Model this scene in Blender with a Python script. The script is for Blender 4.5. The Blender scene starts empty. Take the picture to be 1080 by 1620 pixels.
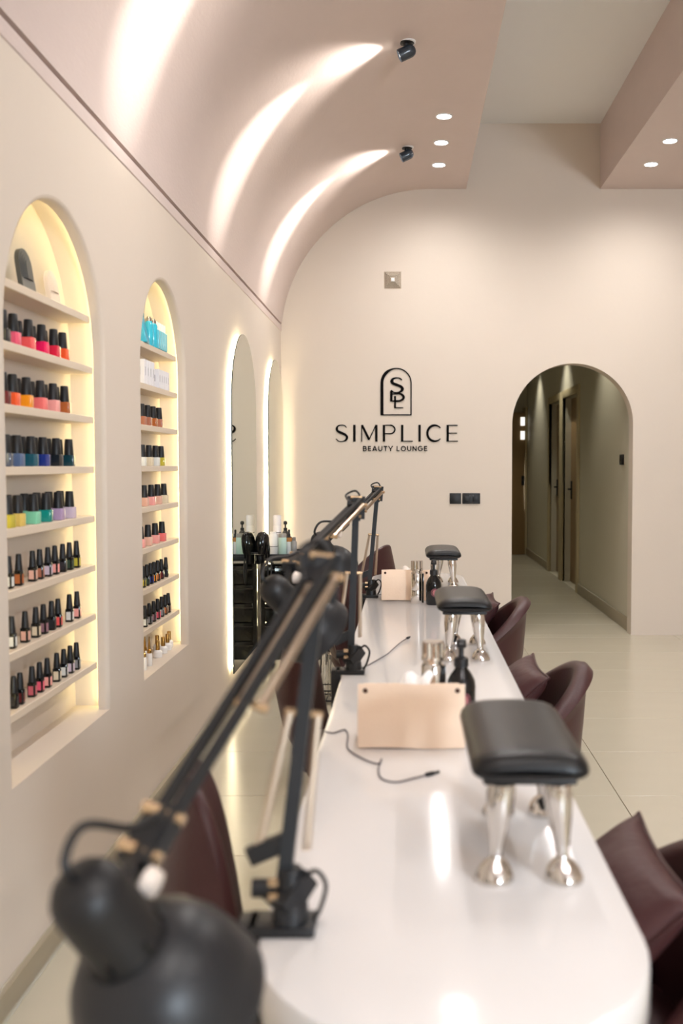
import bpy, bmesh, math, random
from mathutils import Vector, Matrix
random.seed(7)
pi = math.pi
scene = bpy.context.scene
COL = scene.collection

# ------------------------------------------------------------------ camera
cam_d = bpy.data.cameras.new('camera')
cam = bpy.data.objects.new('camera', cam_d)
COL.objects.link(cam)
scene.camera = cam
cam.location = (0, 0, 1.30)
cam.rotation_euler = (pi / 2 - math.atan(75 / 1575), 0, 0)
cam_d.sensor_fit = 'VERTICAL'
cam_d.sensor_height = 36
cam_d.sensor_width = 24
cam_d.lens = 35
cam_d.shift_x = -104 / 1620
cam_d.clip_start = 0.05
cam_d.dof.use_dof = True
cam_d.dof.focus_distance = 4.8
cam_d.dof.aperture_fstop = 3.2

# ------------------------------------------------------------------ world, exposure
world = bpy.data.worlds.new('world')
scene.world = world
world.use_nodes = True
bg = world.node_tree.nodes['Background']
bg.inputs[0].default_value = (0.74, 0.87, 1.0, 1)
bg.inputs[1].default_value = 125.0
vs = scene.view_settings
vs.view_transform = 'Standard'
vs.look = 'None'
vs.gamma = 1
vs.use_curve_mapping = False
vs.exposure = -0.02
scene.cycles.max_bounces = 10
scene.cycles.diffuse_bounces = 6
scene.cycles.glossy_bounces = 6
scene.cycles.sample_clamp_indirect = 6
scene.cycles.caustics_refractive = False

DOWN_W = 36      # watts of each recessed downlight
SPOT_W = 140      # watts of each adjustable spot
LED_NICHE = 13.0
LED_MIRROR = 40.0
HALL_W = 38

# ------------------------------------------------------------------ helpers
def lin(c):
    return c / 12.92 if c <= 0.04045 else ((c + 0.055) / 1.055) ** 2.4
def rgb(r, g, b):
    return (lin(r / 255), lin(g / 255), lin(b / 255), 1)

def mat(name, col, rough=0.5, metal=0.0, spec=0.5, coat=0.0, noise=0.0, nscale=8.0, bump=0.0, bscale=60.0,
        trans=0.0, ior=1.45, emit=None, estr=0.0, alpha=1.0, stretch=None):
    m = bpy.data.materials.new(name)
    m.use_nodes = True
    nt = m.node_tree
    b = nt.nodes['Principled BSDF']
    b.inputs['Base Color'].default_value = col
    b.inputs['Roughness'].default_value = rough
    b.inputs['Metallic'].default_value = metal
    b.inputs['Specular IOR Level'].default_value = spec
    b.inputs['Coat Weight'].default_value = coat
    b.inputs['IOR'].default_value = ior
    b.inputs['Transmission Weight'].default_value = trans
    b.inputs['Alpha'].default_value = alpha
    if emit:
        b.inputs['Emission Color'].default_value = emit
        b.inputs['Emission Strength'].default_value = estr
    if noise or bump:
        tc = nt.nodes.new('ShaderNodeTexCoord')
        src = tc.outputs['Object']
        if stretch:
            mp = nt.nodes.new('ShaderNodeMapping')
            mp.inputs['Scale'].default_value = stretch
            nt.links.new(src, mp.inputs[0])
            src = mp.outputs[0]
    if noise:
        n = nt.nodes.new('ShaderNodeTexNoise')
        n.inputs['Scale'].default_value = nscale
        n.inputs['Detail'].default_value = 5
        nt.links.new(src, n.inputs['Vector'])
        mr = nt.nodes.new('ShaderNodeMapRange')
        mr.inputs[3].default_value = 1 - noise
        mr.inputs[4].default_value = 1 + noise
        nt.links.new(n.outputs[0], mr.inputs[0])
        mx = nt.nodes.new('ShaderNodeVectorMath')
        mx.operation = 'SCALE'
        mx.inputs[0].default_value = col[:3]
        nt.links.new(mr.outputs[0], mx.inputs['Scale'])
        nt.links.new(mx.outputs[0], b.inputs['Base Color'])
    if bump:
        n2 = nt.nodes.new('ShaderNodeTexNoise')
        n2.inputs['Scale'].default_value = bscale
        n2.inputs['Detail'].default_value = 4
        nt.links.new(src, n2.inputs['Vector'])
        bp = nt.nodes.new('ShaderNodeBump')
        bp.inputs['Strength'].default_value = bump
        bp.inputs['Distance'].default_value = 0.01
        nt.links.new(n2.outputs[0], bp.inputs['Height'])
        nt.links.new(bp.outputs[0], b.inputs['Normal'])
    return m

M = {}
M['wall'] = mat('plaster_cream', rgb(213, 201, 188), 0.75, spec=0.3, noise=0.02, nscale=3, bump=0.06, bscale=25)
M['vault'] = mat('plaster_blush', rgb(207, 191, 185), 0.45, spec=0.4, noise=0.03, nscale=6, bump=0.1, bscale=30, stretch=(1, 1, 3))
M['ceil'] = mat('ceiling_white', rgb(232, 232, 231), 0.8, spec=0.2)
M['hall'] = mat('hall_paint', rgb(198, 192, 174), 0.7, spec=0.3)
M['base'] = mat('skirting_taupe', rgb(152, 141, 120), 0.4)
M['tile'] = mat('floor_tile', rgb(194, 187, 169), 0.22, spec=0.5, noise=0.035, nscale=4, stretch=(.4, 2, 1))
M['grout'] = mat('grout', rgb(120, 110, 90), 0.9)
M['shelf'] = mat('shelf_cream', rgb(218, 202, 182), 0.5)
M['quartz'] = mat('white_quartz', rgb(224, 221, 220), 0.12, spec=0.5, noise=0.01, nscale=60)
M['white_lam'] = mat('white_laminate', rgb(225, 220, 212), 0.4)
M['leather'] = mat('burgundy_leather', rgb(62, 32, 33), 0.42, spec=0.45, noise=0.06, nscale=14, bump=0.12, bscale=220)
M['leather2'] = mat('burgundy_cushion_leather', rgb(72, 42, 42), 0.48, spec=0.4, noise=0.08, nscale=10, bump=0.25, bscale=30)
M['blackleather'] = mat('black_leather', rgb(22, 21, 22), 0.38, spec=0.4, bump=0.06, bscale=260)
M['black'] = mat('black_metal', rgb(30, 31, 34), 0.4, spec=0.5)
M['blackarm'] = mat('dark_steel_arm', rgb(28, 30, 33), 0.5)
M['blackgloss'] = mat('black_gloss', rgb(14, 14, 15), 0.1, spec=0.5)
M['blackmatte'] = mat('black_plastic', rgb(22, 22, 24), 0.45)
M['chrome'] = mat('chrome', rgb(214, 210, 206), 0.08, metal=1.0)
M['spring'] = mat('nickel_spring', rgb(196, 178, 158), 0.28, metal=0.9)
M['brass'] = mat('brass_knob', rgb(214, 186, 150), 0.25, metal=0.85)
M['knob'] = mat('pale_knob', rgb(222, 208, 196), 0.35)
M['mirror'] = mat('mirror_silver', rgb(214, 220, 208), 0.0, metal=1.0)
M['mirror_edge'] = mat('mirror_back', rgb(70, 74, 70), 0.4)
M['tan'] = mat('tan_leather', rgb(232, 206, 182), 0.5, spec=0.35, noise=0.03, nscale=12, bump=0.06, bscale=160)
M['stud'] = mat('dark_stud', rgb(70, 45, 36), 0.3, metal=0.6)
M['tissue'] = mat('white_tissue', rgb(245, 243, 240), 0.9, spec=0.1)
M['cable'] = mat('grey_cable', rgb(70, 68, 78), 0.5)
M['wood'] = mat('door_wood', rgb(150, 122, 84), 0.45, noise=0.1, nscale=5, stretch=(6, 6, .4))
M['casing'] = mat('door_casing', rgb(186, 172, 138), 0.5)
M['sign'] = mat('sign_black', rgb(14, 12, 12), 0.8, spec=0.1)
M['glass'] = mat('clear_glass', (1, 1, 1, 1), 0.02, trans=1.0, ior=1.45)
M['steelvent'] = mat('brushed_vent', rgb(190, 176, 158), 0.45, metal=0.2)
M['white'] = mat('white_plastic', rgb(236, 234, 232), 0.4)
M['lamp_on'] = mat('downlight_lens', (1, 1, 1, 1), 0.5, emit=(1, 0.97, 1.0, 1), estr=25)
M['spot_on'] = mat('spot_lens', (1, 1, 1, 1), 0.5, emit=(1, 0.93, 0.82, 1), estr=12)
M['led_n'] = mat('led_niche', (1, 1, 1, 1), 0.5, emit=(1.0, 0.93, 0.52, 1), estr=LED_NICHE)
M['led_m'] = mat('led_mirror', (1, 1, 1, 1), 0.5, emit=(1.0, 0.86, 0.55, 1), estr=LED_MIRROR)
M['hall_on'] = mat('hall_lens', (1, 1, 1, 1), 0.5, emit=(1, 0.95, 0.8, 1), estr=10)
M['glow_plate'] = mat('bright_plate', rgb(245, 245, 240), 0.3, emit=(1, 1, 0.95, 1), estr=1.2)  # no lamp: brightness of the small door plates put in as emission
_cm = {}
def cmat(r, g, b, rough=0.15, coat=0.3):
    k = (r, g, b, rough)
    if k not in _cm:
        _cm[k] = mat('colour_%d_%d_%d' % (r, g, b), rgb(r, g, b), rough, coat=coat)
    return _cm[k]

def tag(o, label=None, cat=None, group=None, kind=None):
    if label: o['label'] = label
    if cat: o['category'] = cat
    if group: o['group'] = group
    if kind: o['kind'] = kind
    return o
def empty(name, loc=(0, 0, 0), rz=0, label=None, cat=None, group=None):
    o = bpy.data.objects.new(name, None)
    o.empty_display_size = 0.05
    o.location = loc
    o.rotation_euler = (0, 0, rz)
    COL.objects.link(o)
    return tag(o, label, cat, group)
def link(name, me, parent=None, loc=None, rot=None):
    o = bpy.data.objects.new(name, me)
    COL.objects.link(o)
    if parent: o.parent = parent
    if loc: o.location = loc
    if rot: o.rotation_euler = rot
    return o
def fin(bm, name, m, smooth=35):
    bmesh.ops.remove_doubles(bm, verts=bm.verts, dist=1e-6)
    bmesh.ops.recalc_face_normals(bm, faces=bm.faces)
    me = bpy.data.meshes.new(name)
    bm.to_mesh(me)
    bm.free()
    if smooth:
        me.shade_smooth()
        me.set_sharp_from_angle(angle=math.radians(smooth))
    if m is not None:
        for mm in (m if isinstance(m, (list, tuple)) else [m]):
            me.materials.append(mm)
    return me
def obj(name, bm, m, parent=None, loc=None, rot=None, smooth=35):
    return link(name, fin(bm, name, m, smooth), parent, loc, rot)

def B(): return bmesh.new()
def box(bm, x0, x1, y0, y1, z0, z1, bev=0.0, seg=2):
    r = bmesh.ops.create_cube(bm, size=1)
    vs_ = r['verts']
    for v in vs_:
        v.co = Vector(((x0 + x1) / 2 + v.co.x * (x1 - x0), (y0 + y1) / 2 + v.co.y * (y1 - y0), (z0 + z1) / 2 + v.co.z * (z1 - z0)))
    if bev:
        es = list({e for v in vs_ for e in v.link_edges})
        bmesh.ops.bevel(bm, geom=es, offset=bev, segments=seg, affect='EDGES', profile=0.5)
    return bm
def frame(d):
    d = Vector(d).normalized()
    up = Vector((0, 0, 1)) if abs(d.z) < 0.95 else Vector((1, 0, 0))
    a = d.cross(up).normalized()
    return a, d.cross(a).normalized(), d
def tube(bm, pts, r, n=8, cap=True, closed=False):
    pts = [Vector(p) for p in pts]
    rs = r if isinstance(r, (list, tuple)) else [r] * len(pts)
    rings = []
    pa = None
    for i, p in enumerate(pts):
        if closed:
            d = pts[(i + 1) % len(pts)] - pts[i - 1]
        else:
            d = pts[min(i + 1, len(pts) - 1)] - pts[max(i - 1, 0)]
        d.normalize()
        if pa is None:
            a, b, _ = frame(d)
        else:
            a = (pa - d * pa.dot(d)).normalized()
            b = d.cross(a)
        pa = a
        rings.append([bm.verts.new(p + (a * math.cos(2 * pi * k / n) + b * math.sin(2 * pi * k / n)) * rs[i]) for k in range(n)])
    m_ = len(rings)
    for i in range(m_ if closed else m_ - 1):
        A, C = rings[i], rings[(i + 1) % m_]
        for k in range(n):
            bm.faces.new((A[k], A[(k + 1) % n], C[(k + 1) % n], C[k]))
    if cap and not closed:
        bm.faces.new(rings[0][::-1]); bm.faces.new(rings[-1])
    return bm
def bar(bm, p, q, w, h=None):          # rectangular bar between two points
    p, q = Vector(p), Vector(q)
    a, b, d = frame(q - p)
    h = h or w
    vs_ = [bm.verts.new(c + a * sx * w / 2 + b * sy * h / 2) for c in (p, q) for sx, sy in ((-1, -1), (1, -1), (1, 1), (-1, 1))]
    for f in ((3, 2, 1, 0), (4, 5, 6, 7), (0, 1, 5, 4), (1, 2, 6, 5), (2, 3, 7, 6), (3, 0, 4, 7)):
        bm.faces.new([vs_[i] for i in f])
    return bm
def lathe(bm, prof, n=24, origin=(0, 0, 0), axis=(0, 0, 1), capa=True, capb=True):
    o = Vector(origin)
    a, b, d = frame(axis)
    rings = []
    for r, t in prof:
        if r < 1e-6:
            rings.append([bm.verts.new(o + d * t)])
        else:
            rings.append([bm.verts.new(o + d * t + (a * math.cos(2 * pi * k / n) + b * math.sin(2 * pi * k / n)) * r) for k in range(n)])
    for A, C in zip(rings, rings[1:]):
        for k in range(n):
            k2 = (k + 1) % n
            if len(A) == 1 and len(C) == 1: continue
            if len(A) == 1: bm.faces.new((A[0], C[k2], C[k]))
            elif len(C) == 1: bm.faces.new((A[k], A[k2], C[0]))
            else: bm.faces.new((A[k], A[k2], C[k2], C[k]))
    if capa and len(rings[0]) > 1: bm.faces.new(rings[0][::-1])
    if capb and len(rings[-1]) > 1: bm.faces.new(rings[-1])
    return bm
def coil(bm, p, q, R, r, turns, n=5, per=8):
    p, q = Vector(p), Vector(q)
    a, b, d = frame(q - p)
    L = (q - p).length
    pts = [p + d * L * i / (turns * per) + (a * math.cos(2 * pi * i / per) + b * math.sin(2 * pi * i / per)) * R for i in range(turns * per + 1)]
    return tube(bm, pts, r, n)
def bez(ps, n=10):                     # Catmull-Rom through points
    P = [Vector(p) for p in ps]
    P = [P[0] * 2 - P[1]] + P + [P[-1] * 2 - P[-2]]
    out = []
    for i in range(1, len(P) - 2):
        for k in range(n):
            t = k / n
            out.append(0.5 * ((2 * P[i]) + (P[i + 1] - P[i - 1]) * t + (2 * P[i - 1] - 5 * P[i] + 4 * P[i + 1] - P[i + 2]) * t * t
                              + (3 * P[i] - P[i - 1] - 3 * P[i + 1] + P[i + 2]) * t ** 3))
    out.append(P[-2])
    return out

def arch_outline(ua, ub, vb, spring, off=0.0, n=28):   # from bottom-left, up, over, down (2D)
    uc, R = (ua + ub) / 2, (ub - ua) / 2 + off
    pts = [(uc - R, vb)]
    for k in range(n + 1):
        t = pi - pi * k / n
        pts.append((uc + R * math.cos(t), spring + R * math.sin(t)))
    pts.append((uc + R, vb))
    return pts
def wall_with_arches(bm, to3, u0, u1, v0, v1, ops, n=28):
    def quad(*uv): bm.faces.new([bm.verts.new(to3(*p)) for p in uv])
    u = u0
    for (ua, ub, vb, sp) in ops:
        o = arch_outline(ua, ub, vb, sp, 0, n)
        ua, ub = o[0][0], o[-1][0]
        quad((u, v0), (ua, v0), (ua, v1), (u, v1))
        if vb > v0 + 1e-6: quad((ua, v0), (ub, v0), (ub, vb), (ua, vb))
        arc = o[1:-1]
        for a, b in zip(arc, arc[1:]):
            quad(a, b, (b[0], v1), (a[0], v1))
        u = ub
    quad((u, v0), (u1, v0), (u1, v1), (u, v1))
def strip(bm, A, C, closed=False):     # quads between two 3D outlines
    va = [bm.verts.new(p) for p in A]; vc = [bm.verts.new(p) for p in C]
    n = len(va)
    for i in range(n if closed else n - 1):
        j = (i + 1) % n
        bm.faces.new((va[i], va[j], vc[j], vc[i]))
def fan(bm, pts): bm.faces.new([bm.verts.new(p) for p in pts])

def light(name, kind, loc, aim, parent, watts, col, **kw):
    l = bpy.data.lights.new(name, kind)
    l.energy = watts
    l.color = col
    for k, v in kw.items(): setattr(l, k, v)
    o = bpy.data.objects.new(name, l)
    COL.objects.link(o)
    o.parent = parent
    o.location = loc
    o.rotation_euler = Vector(aim).to_track_quat('-Z', 'Y').to_euler()
    return o

# ================================================================== STRUCTURE
XW, YB, YF, XR, ZC, ZS = -0.95, 7.55, -5.0, 4.0, 3.84, 3.358
def S(o, label, cat): return tag(o, label, cat, kind='structure')
# floor of large tiles
bm = B(); box(bm, XW - 0.15, XR, YF, YB, -0.1, -0.004); box(bm, 0.55, 1.75, YB, 14.6, -0.1, -0.004)
floor = S(obj('floor', bm, M['grout']), 'glossy beige tiled floor running through to the corridor', 'floor')
ys = [YF] + [y for y in [3.855 + 0.6 * k for k in range(-15, 20)] if YF < y < 14.5]
xs = [XW, -0.37, 0.83, 2.03, 3.23, XR]
tile_mesh = {}
def tile(x0, x1, y0, y1):
    g = 0.0015
    w, d = round(x1 - x0, 3), round(y1 - y0, 3)
    if (w, d) not in tile_mesh:
        bm = B(); box(bm, g - w / 2, w / 2 - g, g - d / 2, d / 2 - g, -0.008, 0, 0.001, 1)
        tile_mesh[(w, d)] = fin(bm, 'tile', M['tile'])
    link('tile', tile_mesh[(w, d)], floor, ((x0 + x1) / 2, (y0 + y1) / 2, 0))
for y0, y1 in zip(ys, ys[1:] + [14.5]):
    if y0 < YB:
        ya = min(y1, YB)
        for x0, x1 in zip(xs, xs[1:]): tile(x0, x1, y0, ya)
    if y1 > YB:
        ya = max(y0, YB)
        for x0, x1 in ((0.6, 0.83), (0.83, 1.735)): tile(x0, x1, ya, y1)

# left wall with two display niches
NICHES = [(2.37, 3.14, 0.52, 1.625), (3.575, 4.29, 0.52, 1.655)]
bm = B()
wall_with_arches(bm, lambda u, v: (XW, u, v), YF, YB + .02, -.05, 2.345, [(a - .014, b + .014, z, s) for a, b, z, s in NICHES])
wall_left = S(obj('wall_left', bm, M['wall'], smooth=0), 'cream plastered long wall with two arched display niches', 'wall')
for (a, b, z, s) in NICHES:
    bm = B()
    prof = [(XW, .014), (XW - .0015, .007), (XW - .006, .0022), (XW - .014, 0), (XW - .034, 0)]
    for (xa, oa), (xb, ob) in zip(prof, prof[1:]):
        strip(bm, [(xa, u, v) for u, v in arch_outline(a, b, z, s, oa)], [(xb, u, v) for u, v in arch_outline(a, b, z, s, ob)])
    obj('niche_edge', bm, M['wall'], wall_left, smooth=60)
SHELF_Z = [1.76 - .155 * i for i in range(8)]
for (a, b, z, s) in NICHES:
    bm = B()
    o0 = arch_outline(a, b, z, s, 0); o1 = arch_outline(a, b, z, s, .055)
    strip(bm, [(XW - .034, u, v) for u, v in o0], [(XW - .034, u, v) for u, v in o1])
    strip(bm, [(XW - .034, u, v) for u, v in o1], [(XW - .125, u, v) for u, v in o1])
    fan(bm, [(XW - .125, u, v) for u, v in o1])
    fan(bm, [(XW, a - .014, z), (XW, b + .014, z), (XW - .034, b + .014, z), (XW - .034, b + .056, z), (XW - .126, b + .056, z), (XW - .126, a - .056, z), (XW - .034, a - .056, z), (XW - .034, a - .014, z)])
    niche = obj('niche', bm, M['wall'], wall_left)
    bm = B()
    pts = [(XW - .0385, u, v) for u, v in arch_outline(a, b, z + .01, s, .036)]
    tube(bm, pts, .004, 6)
    tag(obj('led_strip', bm, M['led_n'], niche), 'warm glowing strip hidden behind the niche edge')
    for zz in SHELF_Z:
        R = (b - a) / 2
        hw = R if zz < s else math.sqrt(R * R - (zz - s) ** 2)
        c = (a + b) / 2
        bm = B(); box(bm, XW - .124, XW - .037, c - hw - .002, c + hw + .002, zz - .022, zz, .0015, 1)
        obj('shelf', bm, M['shelf'], niche)
bm = B(); box(bm, XW, XW + .018, YF, YB, 0, .078, .004)
S(obj('baseboard_left', bm, M['base']), 'taupe skirting along the niche wall', 'baseboard')

# vaulted ceiling panel with its pink band
X0, RV = 0.17, 1.12
arc = []
for k in range(49):
    t = math.acos((2.36 - (ZS - RV)) / RV) * (1 - k / 48)
    arc.append((X0 - RV * math.sin(t), ZS - RV + RV * math.cos(t)))
sec = [(XW, 2.30), (XW + .004, 2.304), (XW + .004, 2.345), (XW - .03, 2.345), (XW - .03, 2.36)] + arc + [(0.44, ZS), (0.44, ZC)]
bm = B()
strip(bm, [(x, YF, z) for x, z in sec], [(x, YB, z) for x, z in sec])
vault = S(obj('ceiling', bm, M['vault'], smooth=30), 'blush plastered ceiling curving down into the left wall', 'ceiling')
bm = B(); fan(bm, [(0.44, YF, ZC), (1.44, YF, ZC), (1.44, YB, ZC), (0.44, YB, ZC)])
S(obj('ceiling', bm, M['ceil']), 'flat white raised ceiling between the blush panels', 'ceiling')
bm = B()
fan(bm, [(1.44, YF, ZC), (1.44, YB, ZC), (1.44, YB, ZS), (1.44, YF, ZS)])
fan(bm, [(1.44, YF, ZS), (1.44, YB, ZS), (XR, YB, ZS), (XR, YF, ZS)])
S(obj('ceiling', bm, M['vault']), 'blush dropped ceiling panel on the right', 'ceiling')

# back wall with arched passage
DOOR = (0.793, 1.707, -.05, 1.605)
bm = B()
wall_with_arches(bm, lambda u, v: (u, YB, v), XW - .06, XR + .02, -.05, ZC + .02, [DOOR], 40)
o = arch_outline(*DOOR, 0, 40)
strip(bm, [(u, YB, v) for u, v in o], [(u, YB + .14, v) for u, v in o])
S(obj('wall_back', bm, M['wall'], smooth=0), 'cream end wall with salon lettering and arched passage', 'wall')
bm = B()
wall_with_arches(bm, lambda u, v: (u, YB + .14, v), 0.6, 1.735, -.05, 2.75, [DOOR], 40)
S(obj('wall_back', bm, M['hall'], smooth=0), 'corridor side of the arched end wall', 'wall')
# right wall, front wall with shop window
bm = B(); fan(bm, [(XR, YF, -.05), (XR, YB, -.05), (XR, YB, ZS), (XR, YF, ZS)])
S(obj('wall_right', bm, M['wall']), 'cream wall opposite the niches', 'wall')
WX0, WX1, WZ0, WZ1 = 2.75, 3.75, 1.4, 2.6
bm = B()
for (x0, x1, z0, z1) in ((XW, WX0, 0, ZC), (WX1, XR, 0, ZC), (WX0, WX1, 0, WZ0), (WX0, WX1, WZ1, ZC)):
    box(bm, x0, x1, YF - .15, YF, z0, z1)
S(obj('wall_front', bm, M['wall']), 'cream shopfront wall around the window', 'wall')
bm = B()
for (x0, x1, z0, z1) in ((WX0, WX1, WZ0, WZ0 + .06), (WX0, WX1, WZ1 - .06, WZ1), (WX0, WX0 + .06, WZ0, WZ1), (WX1 - .06, WX1, WZ0, WZ1)):
    box(bm, x0, x1, YF - .1, YF - .04, z0, z1)
S(obj('window_1', bm, M['black']), 'black framed shop window', 'window')
po = light('daylight_portal', 'AREA', ((WX0 + WX1) / 2, YF - .12, (WZ0 + WZ1) / 2), (0, 1, 0), None, 1, (1, 1, 1), shape='RECTANGLE', size=WX1 - WX0, size_y=WZ1 - WZ0)
po.data.cycles.is_portal = True

# corridor
bm = B()
Z2 = 2.75
DOORS = [(10.12, 11.06, 2.03), (11.28, 12.1, 2.03)]
def q(bm, *p): bm.faces.new([bm.verts.new(x) for x in p])
y = YB
for (a, b, h) in DOORS + [(14.5, 14.5, 0)]:
    q(bm, (1.735, y, -.05), (1.735, a, -.05), (1.735, a, Z2), (1.735, y, Z2))
    if h:
        q(bm, (1.735, a, h), (1.735, b, h), (1.735, b, Z2), (1.735, a, Z2))
        for yy in (a, b): q(bm, (1.735, yy, 0), (1.87, yy, 0), (1.87, yy, h), (1.735, yy, h))
        q(bm, (1.735, a, h), (1.87, a, h), (1.87, b, h), (1.735, b, h))
        q(bm, (1.87, a, -.05), (1.87, b, -.05), (1.87, b, h), (1.87, a, h)); q(bm, (1.735, a, 0), (1.87, a, 0), (1.87, b, 0), (1.735, b, 0))
    y = b
S(obj('wall_corridor_right', bm, M['hall'], smooth=0), 'olive cream corridor wall with two doorways', 'wall')
bm = B(); q(bm, (.6, YB + .14, -.05), (.6, 14.5, -.05), (.6, 14.5, Z2), (.6, YB + .14, Z2))
S(obj('wall_corridor_left', bm, M['hall']), 'hidden left wall of the corridor', 'wall')
bm = B(); q(bm, (.6, 14.5, -.05), (1.735, 14.5, -.05), (1.735, 14.5, Z2), (.6, 14.5, Z2))
S(obj('wall_corridor_end', bm, M['hall']), 'corridor end wall', 'wall')
bm = B(); q(bm, (.6, YB + .14, Z2), (1.735, YB + .14, Z2), (1.735, 14.5, Z2), (.6, 14.5, Z2))
S(obj('ceiling', bm, M['ceil']), 'low flat corridor ceiling', 'ceiling')
for (y0, y1) in ((YB + .14, 10.03), (12.19, 14.5)):
    bm = B(); box(bm, 1.717, 1.735, y0, y1, 0, .1, .004)
    S(obj('baseboard_corridor', bm, M['base']), 'skirting along the %s stretch of corridor wall' % ('nearer' if y0 < 9 else 'farther'), 'baseboard')
for i, (a, b, h) in enumerate(DOORS):
    d = empty('door_%d' % (i + 1), (1.735, (a + b) / 2, 0))
    S(d, ('nearer' if i == 0 else 'farther') + ' brown wooden corridor door in a pale casing', 'door')
    w = (b - a) / 2
    bm = B()
    box(bm, -.022, .02, -w - .09, -w, 0, h + .08, .004); box(bm, -.022, .02, w, w + .09, 0, h + .08, .004); box(bm, -.022, .02, -w, w, h, h + .08, .004)
    obj('casing', bm, M['casing'], d)
    bm = B(); box(bm, .08, .12, -w + .004, w - .004, .006, h - .004, .002)
    leaf = obj('leaf', bm, M['wood'], d)
    bm = B(); box(bm, .066, .08, w - .1, w - .06, .92, 1.12, .003); tube(bm, [(.07, w - .08, 1.03), (.045, w - .08, 1.03), (.04, w - .09, 1.03), (.04, w - .19, 1.03)], .009)
    obj('handle', bm, M['black'], leaf)
    for zz in (.25, 1.05, 1.8):
        bm = B(); box(bm, .07, .082, -w + .01, -w + .035, zz, zz + .1)
        obj('hinge', bm, M['black'], leaf)
# far door, standing ajar at the corridor end
d = empty('door_3', (1.70, 14.36, 0), math.radians(12))
S(d, 'tan wooden door standing ajar at the far corridor end', 'door')
bm = B(); box(bm, -.8, 0, 0, .04, .006, 2.05, .003); obj('leaf', bm, M['wood'], d)
bm = B(); box(bm, -.06, -.02, -.02, 0, 1.0, 1.14, .003); obj('lock_plate', bm, M['black'], d)
for zz in (1.86, 1.66):
    bm = B(); box(bm, -.075, -.015, -.012, 0, zz, zz + .12, .003); obj('glowing_plate', bm, M['glow_plate'], d)  # small white plates, their bright look painted in with a glowing material
bm = B(); box(bm, .0, .03, .0, .14, 0, 2.12); obj('casing', bm, M['casing'], d)

# ================================================================== CEILING LIGHTS
def downlight(x, y, z, label, group, hall=False):
    d = empty('downlight', (x, y, z), 0, label, 'ceiling light', group)
    bm = B(); lathe(bm, [(.05, 0), (.05, -.004), (.044, -.006), (.041, -.003), (.041, 0)], 28, capa=False, capb=False)
    obj('trim_ring', bm, M['white'], d)
    bm = B(); lathe(bm, [(.041, -.002), (.0, -.0035)], 28, capa=True, capb=False)
    obj('lens', bm, M['hall_on'] if hall else M['lamp_on'], d)
    if hall: light('lamp', 'SPOT', (0, 0, -.02), (0, 0, -1), d, HALL_W, (1, .95, .80), spot_size=math.radians(95), spot_blend=.8, shadow_soft_size=.03)
    else: light('lamp', 'SPOT', (0, 0, -.02), (0, 0, -1), d, DOWN_W, (1, .96, .93), spot_size=math.radians(168), spot_blend=1.0, shadow_soft_size=.04)
for i, y in enumerate((5.989, 6.47, 6.944)):
    downlight(.217, y, ZS, ('nearest', 'middle', 'farthest')[i] + ' round downlight of the three beside the spotlights', 'downlights in the curved ceiling')
NTH = ['first', 'second', 'third', 'fourth', 'fifth', 'sixth', 'seventh']
for i, y in enumerate((-.95, -.47, .01, 2.77, 3.25, 3.73)):
    downlight(.217, y, ZS, NTH[i] + ' downlight from the shopfront in the row above the table', 'downlights out of view')
for i, y in enumerate((6.437, 6.93)):
    downlight(1.67, y, ZS, ('nearer', 'farther')[i] + ' round downlight in the right blush panel', 'downlights in the right panel')
for i, y in enumerate((-.95, -.47, .01, 2.77, 3.25, 3.73, 5.95)):
    downlight(1.67, y, ZS, NTH[i] + ' downlight from the shopfront in the right blush panel', 'downlights out of view')
for i, y in enumerate((8.6, 10.9, 13.1)):
    downlight(1.45, y, Z2, ('nearest', 'middle', 'farthest')[i] + ' recessed downlight in the corridor ceiling', 'corridor downlights', True)

def spot(y, label):
    x = -.005
    d = empty('ceiling_spotlight', (x, y, ZS - .012), 0, label, 'spotlight', 'adjustable spotlights washing the curved ceiling')
    bm = B(); lathe(bm, [(.046, .004), (.046, -.004), (.040, -.006), (.038, -.002), (0, -.002)], 28, capb=False)
    obj('trim_ring', bm, M['white'], d)
    bm = B(); lathe(bm, [(.037, -.003), (.037, -.006), (.014, -.009), (.012, -.03)], 24)
    obj('mount', bm, M['blackmatte'], d)
    ax = Vector((-.80, .0, -.36)).normalized()
    c = Vector((.012, 0, -.045))
    bm = B(); lathe(bm, [(0, -.036), (.014, -.033), (.024, -.025), (.030, -.012), (.031, 0), (.031, .05), (.028, .052), (.026, .044)], 26, c, ax)
    obj('head', bm, cmat(44, 52, 62, .4), d)
    bm = B(); lathe(bm, [(.0255, .0445), (0, .0447)], 24, c, ax, capb=False)
    obj('lens', bm, M['spot_on'], d)
    light('lamp', 'SPOT', c + ax * .056, Vector((-.80, 0, -.50)), d, SPOT_W, (1, .93, .85), spot_size=math.radians(35), spot_blend=1.0, shadow_soft_size=.015)
    light('lamp', 'SPOT', c + ax * .056, Vector((-.80, 0, -.30)), d, SPOT_W * .24, (1, .93, .85), spot_size=math.radians(95), spot_blend=1.0, shadow_soft_size=.015)
spot(4.93, 'upper black swivel spotlight nearest the camera on the curved ceiling')
spot(6.537, 'lower black swivel spotlight nearest the end wall on the curved ceiling')
spot(3.32, 'black swivel spotlight whose beam enters at the top edge')

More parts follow.
